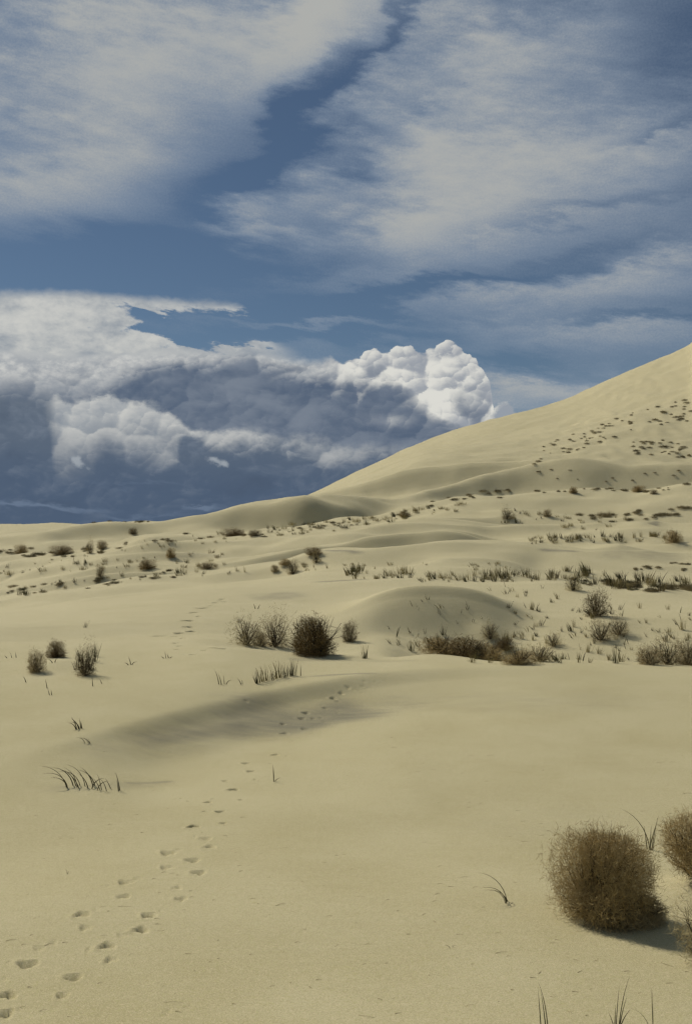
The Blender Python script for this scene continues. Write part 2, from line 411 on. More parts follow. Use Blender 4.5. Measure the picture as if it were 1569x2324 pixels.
cLb = crest([(x, y + 9*math.exp(-((x-690)/130)**2) + 24*math.exp(-((x-845)/60)**2) + 5*math.exp(-((x-230)/140)**2), d - 14*math.exp(-((x-690)/160)**2) - 10*math.exp(-((x-845)/70)**2) - 8*math.exp(-((x-230)/160)**2) - 1.5) for x, y, d in PL])
foot(cLb, [(-50, 1256), (0, 1250), (120, 1236), (250, 1220), (400, 1206), (480, 1198), (560, 1206), (700, 1206), (850, 1176), (900, 1152), (1000, 1136), (1134, 1130), (1300, 1120), (1434, 1121), (1569, 1108)],
     [(-50, 8), (90, 14), (160, 28), (300, 26), (400, 14), (460, 16), (510, 36), (560, 42), (720, 42), (800, 32), (860, 24), (940, 30), (1000, 34), (1569, 34)], gap=0.975, keep=0.88)
add_line(cLb)
add_line(cL)
lee(cL, 1.05, [(0, 1.4), (600, 2.0), (1000, 3.0), (1569, 2.5)])
cJ = crest(withd([(-50, 1208), (0, 1206), (400, 1196), (640, 1140), (720, 1120), (784, 1106), (884, 1076), (984, 1056), (1084, 1047), (1150, 1045), (1209, 1045), (1300, 1040), (1569, 1048)], 462))
foot(cJ, [(-50, 1212), (0, 1210), (400, 1200), (640, 1152), (720, 1136), (784, 1130), (884, 1128), (984, 1116), (1084, 1094), (1209, 1064), (1300, 1054), (1569, 1062)],
     [(-50, 15), (700, 28), (784, 34), (1209, 34), (1300, 15), (1569, 12)], gap=0.97)
add_line(cJ)
lee(cJ, 1.04, [(0, 1.0), (720, 1.0), (1100, 3.5), (1250, 0.4), (1569, 0.0)])
add_line(crest(withd([(-50, 1204), (0, 1202), (400, 1196), (680, 1136), (720, 1121), (784, 1100), (884, 1064), (984, 1036), (1084, 1030), (1209, 1026), (1309, 1018), (1400, 1010), (1569, 1012)], 540)))
KS = [(680, 1133), (720, 1118), (784, 1088), (884, 1040), (984, 998), (1084, 965), (1184, 940), (1284, 910), (1384, 866), (1569, 790), (1700, 730), (1900, 660), (2200, 640), (2600, 760), (3200, 1000)]
add_line(crest(withd([(-50, 1200), (0, 1198), (400, 1194)] + [(x, y + 0.30*(1050-y)+6 if y < 1050 else y+4) for x, y in KS], 690)))
cK = crest(withd([(-50, 1196), (0, 1195), (400, 1192)] + KS, 900))
add_line(cK)
add_line(crest([(-50, 1191, 1500), (0, 1189, 1500), (50, 1191, 1500), (100, 1187.5, 1500), (140, 1186, 1500), (175, 1191, 1500), (250, 1192, 1500), (700, 1194, 1500), (3000, 1194, 1500)]))
const(3200, -6); const(9000, -20)

AZF = math.atan(CX/FPX)*1.02
az_in = np.linspace(-AZF, AZF, 540)
az_l = -np.geomspace(AZF, math.pi, 46)[::-1][:-1]
az_r = np.geomspace(AZF, math.pi, 46)[1:]
AZ = np.concatenate([az_l, az_in, az_r])
def seg(a, b, k): return np.geomspace(a, b, k, endpoint=False)
RR = np.concatenate([[0.02], seg(0.4, 12, 16), seg(12, 24, 150), seg(24, 52, 400), seg(52, 78, 300), seg(78, 100, 90), seg(100, 160, 130), seg(160, 400, 170), seg(400, 900, 110), seg(900, 1600, 40), np.geomspace(1600, 9000, 16)])
NA, NR = len(AZ), len(RR)

LR = np.array([f(AZ)[0] for f in lines]); LZ = np.array([f(AZ)[1] for f in lines])
for i in range(1, len(LR)): LR[i] = np.maximum(LR[i], LR[i-1]*1.003)
fine_az = np.linspace(-0.6, 0.6, 1201)
kern = np.exp(-(np.arange(-30, 31)/11.0)**2); kern /= kern.sum()
inn = np.abs(AZ) < 0.52
for M in (LR, LZ):
    for i in range(len(M)):
        q = np.interp(fine_az, AZ, M[i]); q = np.convolve(np.pad(q, 30, mode='edge'), kern, mode='valid')
        M[i][inn] = np.interp(AZ[inn], fine_az, q)
assert (np.diff(LR, axis=0) > 0).all(), [(i, np.diff(LR, axis=0)[i].min()) for i in range(len(lines)-1) if np.diff(LR, axis=0)[i].min() <= 0]
Z = np.empty((NR, NA))
for j in range(NA):
    Z[:, j] = pchip(LR[:, j], LZ[:, j], RR)

kz = np.exp(-(np.arange(-12, 13)/6.0)**2); kz /= kz.sum()
ji = np.where(inn)[0]; ji = ji[(ji > 12) & (ji < NA-13)]
Zs = np.zeros((NR, len(ji)))
for o_, w_ in zip(range(-12, 13), kz): Zs += w_*Z[:, ji+o_]
edge = np.clip((0.36-np.abs(AZ[ji]))/0.02, 0, 1)[None]
Z[:, ji] = Zs*edge + Z[:, ji]*(1-edge)

def vnoise(x, y, seed):
    xi, yi = np.floor(x).astype(np.int64), np.floor(y).astype(np.int64)
    fx, fy = x-xi, y-yi
    fx, fy = fx*fx*fx*(fx*(fx*6-15)+10), fy*fy*fy*(fy*(fy*6-15)+10)
    def hsh(a, b):
        h = (a*374761393 + b*668265263 + seed*1442695041) & 0xFFFFFFFF
        h = ((h ^ (h >> 13))*1274126177) & 0xFFFFFFFF
        return ((h ^ (h >> 16)) & 0xFFFF)/65535.0 - 0.5
    return (hsh(xi, yi)*(1-fx)+hsh(xi+1, yi)*fx)*(1-fy) + (hsh(xi, yi+1)*(1-fx)+hsh(xi+1, yi+1)*fx)*fy
def ramp(r, a, b): return np.clip((r-a)/(b-a), 0, 1)
GR = RR[:, None]*np.ones((1, NA)); GX = RR[:, None]*np.sin(AZ)[None]; GY = RR[:, None]*np.cos(AZ)[None]
Z += vnoise(GX/3.7+0.3*GY/3.7, GY/2.6, 1)*0.035*ramp(GR, 6, 20) + vnoise(GX/9, GY/8, 2)*0.09*ramp(GR, 15, 50)
Z += vnoise(GX/1.6, GY/1.1, 3)*0.035*ramp(GR, 50, 60)*(1-ramp(GR, 120, 200)) + vnoise(GX/6, GY/5, 4)*0.42*ramp(GR, 62, 120) + vnoise(GX/12+0.5*GY/12, GY/8, 14)*1.15*ramp(GR, 92, 140) + vnoise(GX/6.5, GY/4.5, 15)*0.45*ramp(GR, 92, 120)*(1-ramp(GR, 300, 360))
Z += (0.16-np.sqrt(vnoise(GX/15+0.6*GY/15+0.3, GY/9.5, 31)**2+0.0006))*2.6*ramp(GR, 94, 125)*(1-ramp(GR, 215, 245))
Z += (0.16-np.sqrt(vnoise(GX/26-0.5*GY/26, GY/20, 32)**2+0.0006))*4.2*ramp(GR, 190, 250)*(1-ramp(GR, 300, 345))
Z += vnoise(GX/22, GY/17, 5)*0.85*ramp(GR, 70, 220) + vnoise(GX/60, GY/50, 6)*2.2*ramp(GR, 380, 700)*(1-ramp(GR, 860, 890)) + vnoise(GX/9, GY/6, 7)*0.5*ramp(GR, 180, 350)*ramp(-GR, -880, -860)
# torn ground on the flank of the high dune and in the scrubby hollows
flank = np.clip(1-((np.degrees(AZ)[None]-15.5)/5.0)**2, 0, 1)*np.clip(1-((GR-640)/190)**2, 0, 1)
Z += vnoise(GX/5, GY/10, 8)*1.1*flank**0.5*(vnoise(GX/30, GY/40, 9)+0.25 > 0)

def zat(az, r):
    j = np.clip(np.searchsorted(AZ, az)-1, 0, NA-2); i = np.clip(np.searchsorted(RR, r)-1, 0, NR-2)
    u = (az-AZ[j])/(AZ[j+1]-AZ[j]); v = (r-RR[i])/(RR[i+1]-RR[i])
    return (Z[i, j]*(1-u)+Z[i, j+1]*u)*(1-v) + (Z[i+1, j]*(1-u)+Z[i+1, j+1]*u)*v
def spot(x, y):
    """where the view through picture position (x, y) first meets the sand: world x, y, z and distance"""
    az, tl = tilt(x, y)
    rr = RR[(RR > 5) & (RR < 1600)]
    zz = zat(np.full(len(rr), az), rr)
    t = zz/rr
    k = np.argmax(t >= tl) if (t >= tl).any() else int(np.argmax(t))
    if k > 0 and t[k] >= tl > t[k-1]:
        f = (tl-t[k-1])/(t[k]-t[k-1]); r = rr[k-1] + f*(rr[k]-rr[k-1])
    else: r = rr[k]
    return r*math.sin(az), r*math.cos(az), float(zat(az, r)) + CAMZ, r

# ---- footprints pressed into the sand (picture position, width there)
PR6 = [(20,1465,95,1),(92,1447,40,.5),(35,1380,90,1),(22,1305,40,.5),(282,1382,62,1),(335,1300,82,1),(125,1240,95,1.1),(502,1218,64,1),(487,1157,84,1),(408,1173,46,.5),(180,1168,56,.7),(240,1143,46,.6),
 (640,1083,78,1.1),(386,1074,58,1),(672,1018,74,1),(726,1000,32,.5),(372,1013,82,1),(436,993,36,.5),(565,932,66,1),(820,943,62,1.1),(806,893,52,.8),(568,868,70,1),(622,852,34,.5),(755,800,54,.9),(902,824,62,1.1),
 (875,768,62,1),(762,735,62,.9),(812,720,34,.5),(952,707,52,1),(935,670,46,.9),(890,657,26,.5),(878,615,50,.9),(1012,600,28,.9),(995,548,42,1),(945,504,34,.8),(968,489,20,.5),(1092,494,22,.9),(1060,448,44,1),
 (1155,402,20,.8),(1020,408,28,.7),(1135,365,34,.9),(1113,329,34,.9),(1228,330,16,.8),(1250,290,34,1),(1302,294,14,.7),(1347,261,14,.8),(1330,226,22,.7),(1407,197,20,.9),(1290,193,48,.9),(1380,172,44,.9),
 (1280,150,34,1),(1468,142,18,.9),(1370,125,38,.9),(1420,128,22,.7),(1385,101,42,.9),(1450,124,24,.7),(1527,100,18,.9),(1475,77,34,.8),(1508,33,34,.8),(1545,12,34,.7),(230,1040,40,.3),(270,1043,30,.3),
 (560,1107,70,.35),(1115,45,34,.4),(850,210,30,.35),(490,885,50,.25),(745,1472,14,.5),(765,1450,16,.5),(855,1435,18,.4)]
PR4 = [(400,1367,44,.8),(510,1335,50,.8),(585,1335,46,.8),(635,1328,34,.7),(650,1358,26,.9),(540,1300,60,.8),(735,1302,26,.8),(655,1272,40,.7),(735,1277,30,.7),(635,1253,34,.5),(735,1230,44,.8),(810,1253,28,.8),
 (850,1213,26,.8),(710,1210,54,.7),(760,1177,44,.7),(875,1180,26,.8),(800,1143,48,.8),(830,1157,34,.7),(865,1163,26,.7),(915,1150,28,.8),(890,1137,34,.7),(990,1120,26,.6),(965,1107,30,.5),(900,1107,36,.6),(945,1090,30,.5),
 (1030,1092,26,.6),(1035,1070,24,.5),(980,1075,24,.4),(1010,1085,24,.4),(170,1226,34,.6),(80,1215,30,.3)]
PR3 = [(1270,803,70,1),(1272,845,60,1),(1340,772,34,1),(1290,875,60,.8),(1200,887,62,1.1),(1232,920,34,1.1),(1310,748,56,.9),(1360,718,66,.9),(1396,715,30,.7),(1452,682,44,.8),(1480,668,30,.7),(1512,675,40,.8),
 (1500,657,50,.6),(1180,907,50,.7),(1182,952,44,.5),(1202,972,40,.7),(1190,995,40,.4),(1440,985,60,.4),(1300,1030,50,.4),(1240,1028,30,.3),(1380,1000,40,.3),(1500,990,70,.35),(1070,905,90,.5),(1550,960,40,.4),(1420,700,30,.6)]
prints = [(x*.5003, 1568+y*.5003, w*.5003, s) for x, y, w, s in PR6] + [(495+x*.3682, 1139+y*.3682, w*.3682, s) for x, y, w, s in PR4] + [(x*.3367, 1139+y*.3367, w*.3367, s) for x, y, w, s in PR3]
rng = np.random.default_rng(5)
PZ = np.zeros_like(Z)
pit_xy = []
for x, y, w, s in prints:
    px_, py_, pz_, r = spot(x, y)
    L = max(0.12, w*r/FPX*(0.86 if y > 2000 else (0.82 if 1520 < y < 1690 else 1.05))); W = min(L, 0.46)*rng.uniform(0.72, 0.95)
    az = math.atan2(px_, py_)
    j0, j1 = np.searchsorted(AZ, [az-1.6*L/r, az+1.6*L/r]); i0, i1 = np.searchsorted(RR, [r-1.6*L, r+1.6*L])
    X = GX[i0:i1+1, j0:j1+1]-px_; Y = GY[i0:i1+1, j0:j1+1]-py_
    t = D2R(rng.uniform(5, 40)); c, sn = math.cos(t), math.sin(t)
    A, B = X*c+Y*sn, -X*sn+Y*c
    q = np.sqrt((A/(L*0.5))**2 + (B/(W*0.5))**2)
    wob = 1+0.22*np.sin(3*np.arctan2(B, A)+rng.uniform(0, 6))
    q = q*wob
    far_ = 1.0 if y > 1900 else (1.35 if y > 1700 else (0.7 if y > 1520 else 1.5))
    L *= min(1.0, far_+0.2); W = W if y > 1700 else W*0.75
    dep = 0.33*min(L, .5)*min(s, 1.1)*far_
    pit = -dep*np.clip(1-q**2.4/1.25, 0, 1) + dep*0.22*np.exp(-((q-1.35)/0.28)**2)*(0.6+0.4*np.sin(np.arctan2(B, A)-1.0))
    PZ[i0:i1+1, j0:j1+1] += pit
Z += PZ
# small wind scour ripples in the near sand, low hump that carries the shrub at the edge
hx, hy, hz, hr = spot(1600, 2030)
Z += 0.30*np.exp(-(((GX-hx-0.2)/1.1)**2 + ((GY-hy-0.1)/0.8)**2))
for (x, y, w, h) in [(130, 1512, 140, .20), (715, 1470, 120, -.10), (1385, 1420, 100, .25), (1100, 1440, 60, .3)]:
    hx, hy, hz, hr = spot(x, y); ww = w*hr/FPX
    Z += h*np.exp(-(((GX-hx)/(ww*.5))**2 + ((GY-hy)/(ww*.6))**2))

# dark heavy-mineral sand lying in streaks on some crests and hollows, plus a grass shadow painted in: share of dark colour
MIN = np.zeros_like(Z)
def streak(p, q, half, amount, skew=0.0):
    ax_, ay_, _, _ = spot(*p); bx_, by_, _, _ = spot(*q)
    dx_, dy_ = bx_-ax_, by_-ay_; L2 = dx_*dx_+dy_*dy_; L = math.sqrt(L2)
    t = ((GX-ax_)*dx_+(GY-ay_)*dy_)/L2
    n = ((GX-ax_)*-dy_+(GY-ay_)*dx_)/L
    wig = vnoise(GX/1.7, GY/1.3, 21)*half*0.7
    tt = np.clip(t, 0, 1)
    prof_ = np.exp(-((n+wig)/half)**2)*np.exp(-np.maximum(np.abs(t-0.5)-0.28, 0)**2/0.045)
    np.maximum(MIN, amount*prof_, out=MIN)
streak((260, 1682), (660, 1632), 0.8, 0.55)
streak((400, 1652), (900, 1606), 1.3, 0.62)
streak((460, 1634), (860, 1598), 2.2, 0.58)
streak((640, 1612), (1000, 1585), 1.5, 0.32)
streak((150, 1700), (520, 1690), 1.2, 0.26)
streak((850, 1590), (1500, 1600), 3.0, 0.22)
streak((80, 1795), (420, 1772), 0.5, 0.30)
streak((275, 1778), (400, 1772), 0.22, 0.5)  # shadow of the curving grass clump, painted into the sand colour
streak((690, 1535), (860, 1527), 0.35, 0.5)
streak((780, 1497), (960, 1500), 0.6, 0.3)
streak((640, 1492), (780, 1495), 0.9, 0.42)
streak((705, 1321), (850, 1314), 1.2, 0.55)
streak((1215, 1247), (1320, 1251), 0.8, 0.6)
streak((1330, 1258), (1569, 1262), 3.0, 0.35)
streak((560, 1358), (700, 1348), 2.5, 0.4)
streak((900, 1270), (1060, 1275), 2.0, 0.25)
streak((690, 1257), (830, 1258), 1.0, 0.6)
streak((1460, 1190), (1530, 1187), 1.0, 0.6)
streak((1010, 1132), (1110, 1128), 2.5, 0.6)
streak((1290, 1040), (1480, 1052), 4.0, 0.25)
streak((360, 1268), (520, 1262), 1.5, 0.35)
streak((1050, 1905), (1420, 1830), 1.5, 0.16)

# ---- the ground as one mesh
me = bpy.data.meshes.new('ground')
V = np.stack([GX, GY, Z+CAMZ], -1).reshape(-1, 3)
I, J = np.meshgrid(np.arange(NR-1), np.arange(NA-1), indexing='ij')
a0 = I*NA+J
F = np.stack([a0, a0+1, a0+NA+1, a0+NA], -1).reshape(-1, 4)
J1 = np.arange(NR-1)*NA
F = np.concatenate([F, np.stack([J1+NA-1, J1, J1+NA, J1+2*NA-1], -1)])   # close the ring behind the viewpoint
me.vertices.add(len(V)); me.vertices.foreach_set('co', V.astype(np.float32).ravel())
me.loops.add(F.size); me.loops.foreach_set('vertex_index', F[:, ::-1].astype(np.int32).ravel())
me.polygons.add(len(F)); me.polygons.foreach_set('loop_start', np.arange(0, F.size, 4, dtype=np.int32))
me.polygons.foreach_set('use_smooth', np.ones(len(F), bool))
me.update(calc_edges=True)
at = me.attributes.new('dark_grains_shadow', 'FLOAT', 'POINT'); at.data.foreach_set('value', MIN.astype(np.float32).ravel())

def new_mat(name):
    m = bpy.data.materials.new(name); m.use_nodes = True
    m.node_tree.nodes.clear(); S.nt = m.node_tree
    o = m.node_tree.nodes.new('ShaderNodeOutputMaterial'); b = m.node_tree.nodes.new('ShaderNodeBsdfPrincipled')
    m.node_tree.links.new(b.outputs[0], o.inputs[0]); b.inputs['Roughness'].default_value = 0.9
    b.inputs['Specular IOR Level'].default_value = 0.1
    return m, b
sand_mat, b = new_mat('dune_sand')
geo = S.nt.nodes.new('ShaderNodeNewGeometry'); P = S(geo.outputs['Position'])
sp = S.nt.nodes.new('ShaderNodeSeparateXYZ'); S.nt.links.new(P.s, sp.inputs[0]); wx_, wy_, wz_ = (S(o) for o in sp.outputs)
n1 = noise(P, 0.35, 3, 0.5); n2 = noise(vec(wx_*0.5 + wy_*0.2, wy_*2.2, wz_), 1.3, 5, 0.62); gr = noise(P, 38, 2, 0.7); gr2 = noise(P, 9, 3, 0.7); n5 = noise(P, 0.03, 2, 0.5)
c = mixc(sstep(n1*0.6 + n2*0.18 + n5*0.4, 0.36, 0.82), (0.385, 0.342, 0.182), (0.470, 0.424, 0.252))
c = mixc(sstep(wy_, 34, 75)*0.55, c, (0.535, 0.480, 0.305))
c = mixc(sstep(gr, 0.42, 0.60)*0.46, c, (0.27, 0.225, 0.115))
c = mixc(sstep(noise(P, 52, 1, 0.6), 0.50, 0.64)*0.6, c, (0.56, 0.47, 0.30))
c = mixc(sstep(noise(P, 17, 2, 0.8), 0.54, 0.68)*0.34, c, (0.36, 0.34, 0.13))
c = mixc(sstep(gr2, 0.48, 0.80)*0.22, c, (0.56, 0.49, 0.31))
dg = S.nt.nodes.new('ShaderNodeAttribute'); dg.attribute_name = 'dark_grains_shadow'
dgf = S(dg.outputs['Fac'])
dgf = sstep(dgf + (n2-0.5)*0.5*sstep(dgf, 0.02, 0.25), 0.02, 1.1)
c = mixc(dgf*0.92, c, (0.088, 0.088, 0.080))
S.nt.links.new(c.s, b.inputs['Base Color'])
bp = S.nt.nodes.new('ShaderNodeBump'); bp.inputs['Strength'].default_value = 0.5; bp.inputs['Distance'].default_value = 0.03
rip = noise(vec(wx_*0.9 + wy_*0.5, wy_*2.0 - wx_*0.35, 0), 2.2, 4, 0.6)
hgt = n2*0.45 + gr2*0.22 + gr*0.12 + rip*0.6
S.nt.links.new(hgt.s, bp.inputs['Height']); S.nt.links.new(bp.outputs[0], b.inputs['Normal'])
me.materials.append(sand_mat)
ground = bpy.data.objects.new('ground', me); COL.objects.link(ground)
ground['kind'] = 'structure'; ground['label'] = 'pale yellow dune sand with footprints and rolling crests'
# ------------------------------------------------------------------ plants
rng = np.random.default_rng(11)
def plant_mat(name, base, tip, ns=6.0, rough=0.85, transl=0.0):
    m, b = new_mat(name)
    oi = S.nt.nodes.new('ShaderNodeObjectInfo')
    tcn = S.nt.nodes.new('ShaderNodeTexCoord')
    f = noise(S(tcn.outputs['Object']), ns, 3, 0.6)
    c = mixc(sstep(f + (S(oi.outputs['Random'])-0.5)*0.5, 0.25, 0.75), base, tip)
    S.nt.links.new(c.s, b.inputs['Base Color']); b.inputs['Roughness'].default_value = rough
    return m
M_TWIG = plant_mat('dry_twig', (0.17, 0.120, 0.048), (0.43, 0.325, 0.150), 5)
M_TWIG2 = plant_mat('grey_brown_twig', (0.19, 0.150, 0.078), (0.40, 0.32, 0.17), 5)
M_PALE = plant_mat('straw_twig', (0.30, 0.245, 0.12), (0.48, 0.40, 0.21), 5)
M_STEM = plant_mat('dark_bark', (0.035, 0.028, 0.018), (0.10, 0.078, 0.048), 12)
M_GRASS = plant_mat('olive_blade', (0.050, 0.050, 0.024), (0.125, 0.115, 0.050), 3)
M_STRAW = plant_mat('straw_blade', (0.20, 0.165, 0.070), (0.36, 0.30, 0.14), 3)
M_BLACK = plant_mat('dark_blade', (0.032, 0.032, 0.018), (0.085, 0.080, 0.040), 3)
M_LITTER = plant_mat('dark_litter', (0.10, 0.083, 0.042), (0.26, 0.21, 0.105), 4)

class MB:
    def __init__(s): s.v = []; s.f = []; s.n = 0
    def tube(s, pts, r0, r1, sides=3):
        pts = np.asarray(pts, float); n = len(pts)
        d = np.gradient(pts, axis=0); d /= np.linalg.norm(d, axis=1)[:, None]+1e-9
        ref = np.array([0.31, 0.57, 0.76]) if abs(d[0, 2]) > 0.9 else np.array([0, 0, 1.0])
        a = np.cross(d, ref); a /= np.linalg.norm(a, axis=1)[:, None]+1e-9; b = np.cross(d, a)
        rad = np.linspace(r0, r1, n)[:, None]
        th = np.arange(sides)*2*math.pi/sides
        ring = np.stack([pts + rad*(a*math.cos(t)+b*math.sin(t)) for t in th], 1)
        s.v.append(ring.reshape(-1, 3)); o = s.n
        for i in range(n-1):
            for k in range(sides):
                k2 = (k+1) % sides
                s.f.append((o+i*sides+k, o+i*sides+k2, o+(i+1)*sides+k2, o+(i+1)*sides+k))
        s.n += n*sides
    def tubes(s, P, r0, r1):
        """many equal-length paths at once: P (count, points, 3)"""
        P = np.asarray(P, float); c, n, _ = P.shape
        d = np.gradient(P, axis=1); d /= np.linalg.norm(d, axis=2)[..., None]+1e-9
        ref = np.broadcast_to(np.array([0.31, 0.57, 0.76]), d.shape)
        a = np.cross(d, ref); a /= np.linalg.norm(a, axis=2)[..., None]+1e-9; b = np.cross(d, a)
        rad = np.broadcast_to(np.linspace(1, 0, n)[None, :, None], (c, n, 1))
        r0 = np.broadcast_to(np.asarray(r0, float).reshape(-1, 1, 1), (c, 1, 1)); rad = r1 + (r0-r1)*rad
        ring = np.stack([P + rad*(a*math.cos(t)+b*math.sin(t)) for t in (0, 2.094, 4.189)], 2)
        s.v.append(ring.reshape(-1, 3))
        base = s.n + np.arange(c)[:, None, None]*n*3 + np.arange(n-1)[None, :, None]*3
        k = np.arange(3)[None, None, :]; k2 = (k+1) % 3
        s.f.extend(np.stack([base+k, base+k2, base+3+k2, base+3+k], -1).reshape(-1, 4).tolist())
        s.n += c*n*3
    def blade(s, p, d, L, w, bend, twist, n=5):
        """a grass blade: folded tapering strip leaving p in direction d, bending over towards bend"""
        d = np.array(d, float); d /= np.linalg.norm(d); bend = np.array(bend, float)
        q = np.array(p, float); pts = [q.copy()]; dirs = [d.copy()]
        for i in range(n):
            d = d + bend*(1.0/n)*(0.6+0.8*i/n); d /= np.linalg.norm(d); q = q + d*L/n; pts.append(q.copy()); dirs.append(d.copy())
        pts = np.array(pts); dirs = np.array(dirs)
        sd = np.cross(dirs, np.array([math.cos(twist), math.sin(twist), 0.25])); sd /= np.linalg.norm(sd, axis=1)[:, None]+1e-9
        nm = np.cross(sd, dirs)
        t = np.linspace(0, 1, n+1)[:, None]; W = w*(1-t**1.7)*0.5 + 0.0004
        s.v.append(np.stack([pts-sd*W, pts+nm*W*0.5, pts+sd*W], 1).reshape(-1, 3)); o = s.n
        for i in range(n):
            a = o+i*3
            s.f.append((a, a+1, a+4, a+3)); s.f.append((a+1, a+2, a+5, a+4))
        s.n += (n+1)*3
    def mesh(s, name, mat):
        me = bpy.data.meshes.new(name); me.from_pydata(np.concatenate(s.v).tolist(), [], s.f); me.materials.append(mat); me.update(); return me
def link(name, data, parent=None):
    o = bpy.data.objects.new(name, data); COL.objects.link(o)
    if parent: o.parent = parent
    return o
def tag(o, label, cat, group=None):
    o['label'] = label; o['category'] = cat
    if group: o['group'] = group
    return o

def walk(p, d, L, n, wob, up=0.0):
    pts = [np.array(p, float)]; d = np.array(d, float)
    for i in range(n):
        d = d + rng.normal(0, wob, 3) + np.array([0, 0, up]); d /= np.linalg.norm(d); pts.append(pts[-1]+d*L/n)
    return np.array(pts)
def shrub_meshes(w, h, n_stem, n_twig, r_twig, mat, mat_stem, base_h=0.0, lean=(0, 0), tw_len=0.16, fan=1.0, dome=False, box=2.0, rough=1.0):
    """a round dry shrub: stems fanning from the foot, forking, and a cloud of fine crooked twigs filling an uneven globe"""
    st = MB(); tw = MB(); R = np.array([w/2, w/2, h/2]); C = np.array([lean[0], lean[1], h*0.5+base_h])
    ends = []
    for i in range(n_stem):
        ph = rng.uniform(0, 2*math.pi); el = math.asin(rng.uniform(0.12, 1.0)**(1/fan))
        d = np.array([math.cos(ph)*math.cos(el), math.sin(ph)*math.cos(el), math.sin(el)])
        tgt = C + R*d*rng.uniform(0.7, 0.98)
        if el < 0.4: tgt[2] *= 0.5
        v = tgt; L = np.linalg.norm(v)
        p = walk((rng.normal(0, 0.02*w), rng.normal(0, 0.02*w), 0), v/L + rng.normal(0, .12, 3), L, 7, 0.13)
        p += np.linspace(0, 1, 8)[:, None]*(tgt-p[-1])
        r = rng.uniform(0.9, 1.6)*r_twig*2.4
        st.tube(p, r, r*0.3, 4)
        for k in range(3):
            j = rng.integers(2, 6); q = walk(p[j], (p[j+1]-p[j])/L*6+rng.normal(0, .55, 3), L*rng.uniform(.25, .5), 4, .2)
            st.tube(q, r*0.5, r*0.2, 3); ends.append(q[-1])
    # crown unevenness: bulges, bays and sprays
    K = 22; kd = rng.normal(0, 1, (K, 3)); kd /= np.linalg.norm(kd, axis=1)[:, None]; ka = rng.uniform(-0.34, 0.24, K)*rough
    d = rng.normal(0, 1, (n_twig, 3)); d /= np.linalg.norm(d, axis=1)[:, None]
    if dome: d[:, 2] = np.abs(d[:, 2])
    keep = np.exp((d@kd.T-1)*14)@np.clip(rng.uniform(-0.7, 1.0, K), 0, 1) < rng.uniform(0.15, 1.5, n_twig)   # thin places
    d = d[keep]; n_twig = len(d)
    lobe = 1 + (np.exp((d@kd.T-1)*9)*ka).sum(1)
    sq = (np.abs(d)**box).sum(1)**(-1/box)
    rad = rng.uniform(0, 1, n_twig)**(1/2.6)
    rad = np.where(rng.uniform(0, 1, n_twig) < 0.08, rng.uniform(0.95, 1.17, n_twig), rad*0.98)
    if dome:
        p0 = np.array([lean[0], lean[1], 0]) + np.array([w/2, w/2, h])*d*(rad*lobe*sq)[:, None]
        f = 0.78 + 0.22*np.clip(p0[:, 2]/(0.4*h), 0, 1); p0[:, :2] *= f[:, None]
    else: p0 = C + R*d*(rad*lobe*sq)[:, None]
    p0[:, 2] = np.maximum(p0[:, 2], 0.02*h)
    out_ = p0 - np.array([lean[0]*.3, lean[1]*.3, h*0.15]); out_ /= np.linalg.norm(out_, axis=1)[:, None]
    dr = out_*0.7 + rng.normal(0, 0.62, (n_twig, 3)); dr /= np.linalg.norm(dr, axis=1)[:, None]
    L = tw_len*rng.uniform(0.5, 1.4, n_twig)[:, None]
    P = [p0 - dr*L*0.5]
    for i in range(3):
        dr = dr + rng.normal(0, 0.33, (n_twig, 3)); dr /= np.linalg.norm(dr, axis=1)[:, None]; P.append(P[-1]+dr*L/3)
    P = np.stack(P, 1); P[..., 2] = np.maximum(P[..., 2], 0.004)
    tw.tubes(P, r_twig*rng.uniform(0.7, 1.3, n_twig), r_twig*0.4)
    return st.mesh('branches', mat_stem), tw.mesh('twigs', mat)
def dry_shrub(x, y, w, h, label, meshes, w0, h0, group=None, rz=None, cat='shrub', name='dry_shrub', sink=0.02):
    """place a shrub with its foot at picture (x, y), w and h in picture units"""
    X, Y, Zp, r = spot(x, y); k = r/FPX
    e = link(name, None); e.location = (X, Y, Zp - sink*h*k); e.rotation_euler = (0, 0, rng.uniform(0, 6.28) if rz is None else rz)
    e.scale = (w*k/w0, w*k/w0*0.95, h*k/h0); e.empty_display_size = 0.2
    tag(e, label, cat, group)
    a = link('branches', meshes[0], e); b = link('twigs', meshes[1], e); b['kind'] = 'stuff'
    return e

# the big near shrub and its neighbours ---------------------------------------------------
X, Y, Zp, r = spot(1372, 2088); kk = r/FPX
big = shrub_meshes(275*kk, 240*kk, 150, 25000, 0.0034, M_TWIG, M_STEM, tw_len=0.17, box=2.5, rough=0.9, base_h=-30*kk)
dry_shrub(1368, 2087, 214, 226, 'large round dry brown shrub alone on smooth near sand, its shade black beneath it', big, 275*kk, 235*kk, rz=0.4)
bush = [o for o in COL.objects if o.get('category') == 'shrub'][0]
lowb = shrub_meshes(1.0, 0.55, 30, 6500, 0.0030, M_TWIG2, M_STEM, tw_len=0.13, dome=True, rough=1.3)
for nm, mm in (('low_branches', lowb[0]), ('low_twigs', lowb[1])):
    o = link(nm, mm, bush); o['kind'] = 'stuff'; o.matrix_parent_inverse = (bush.matrix_basis).inverted()
    lx, ly, lz, lr = spot(1432, 2092); o.location = (lx, ly, lz-0.03); o.scale = (185*lr/FPX, 130*lr/FPX, 1.0)
X, Y, Zp, r2 = spot(1575, 1985); k2 = r2/FPX
sec = shrub_meshes(190*k2, 140*k2, 50, 9500, 0.0034, M_TWIG, M_STEM, tw_len=0.18, box=2.4)
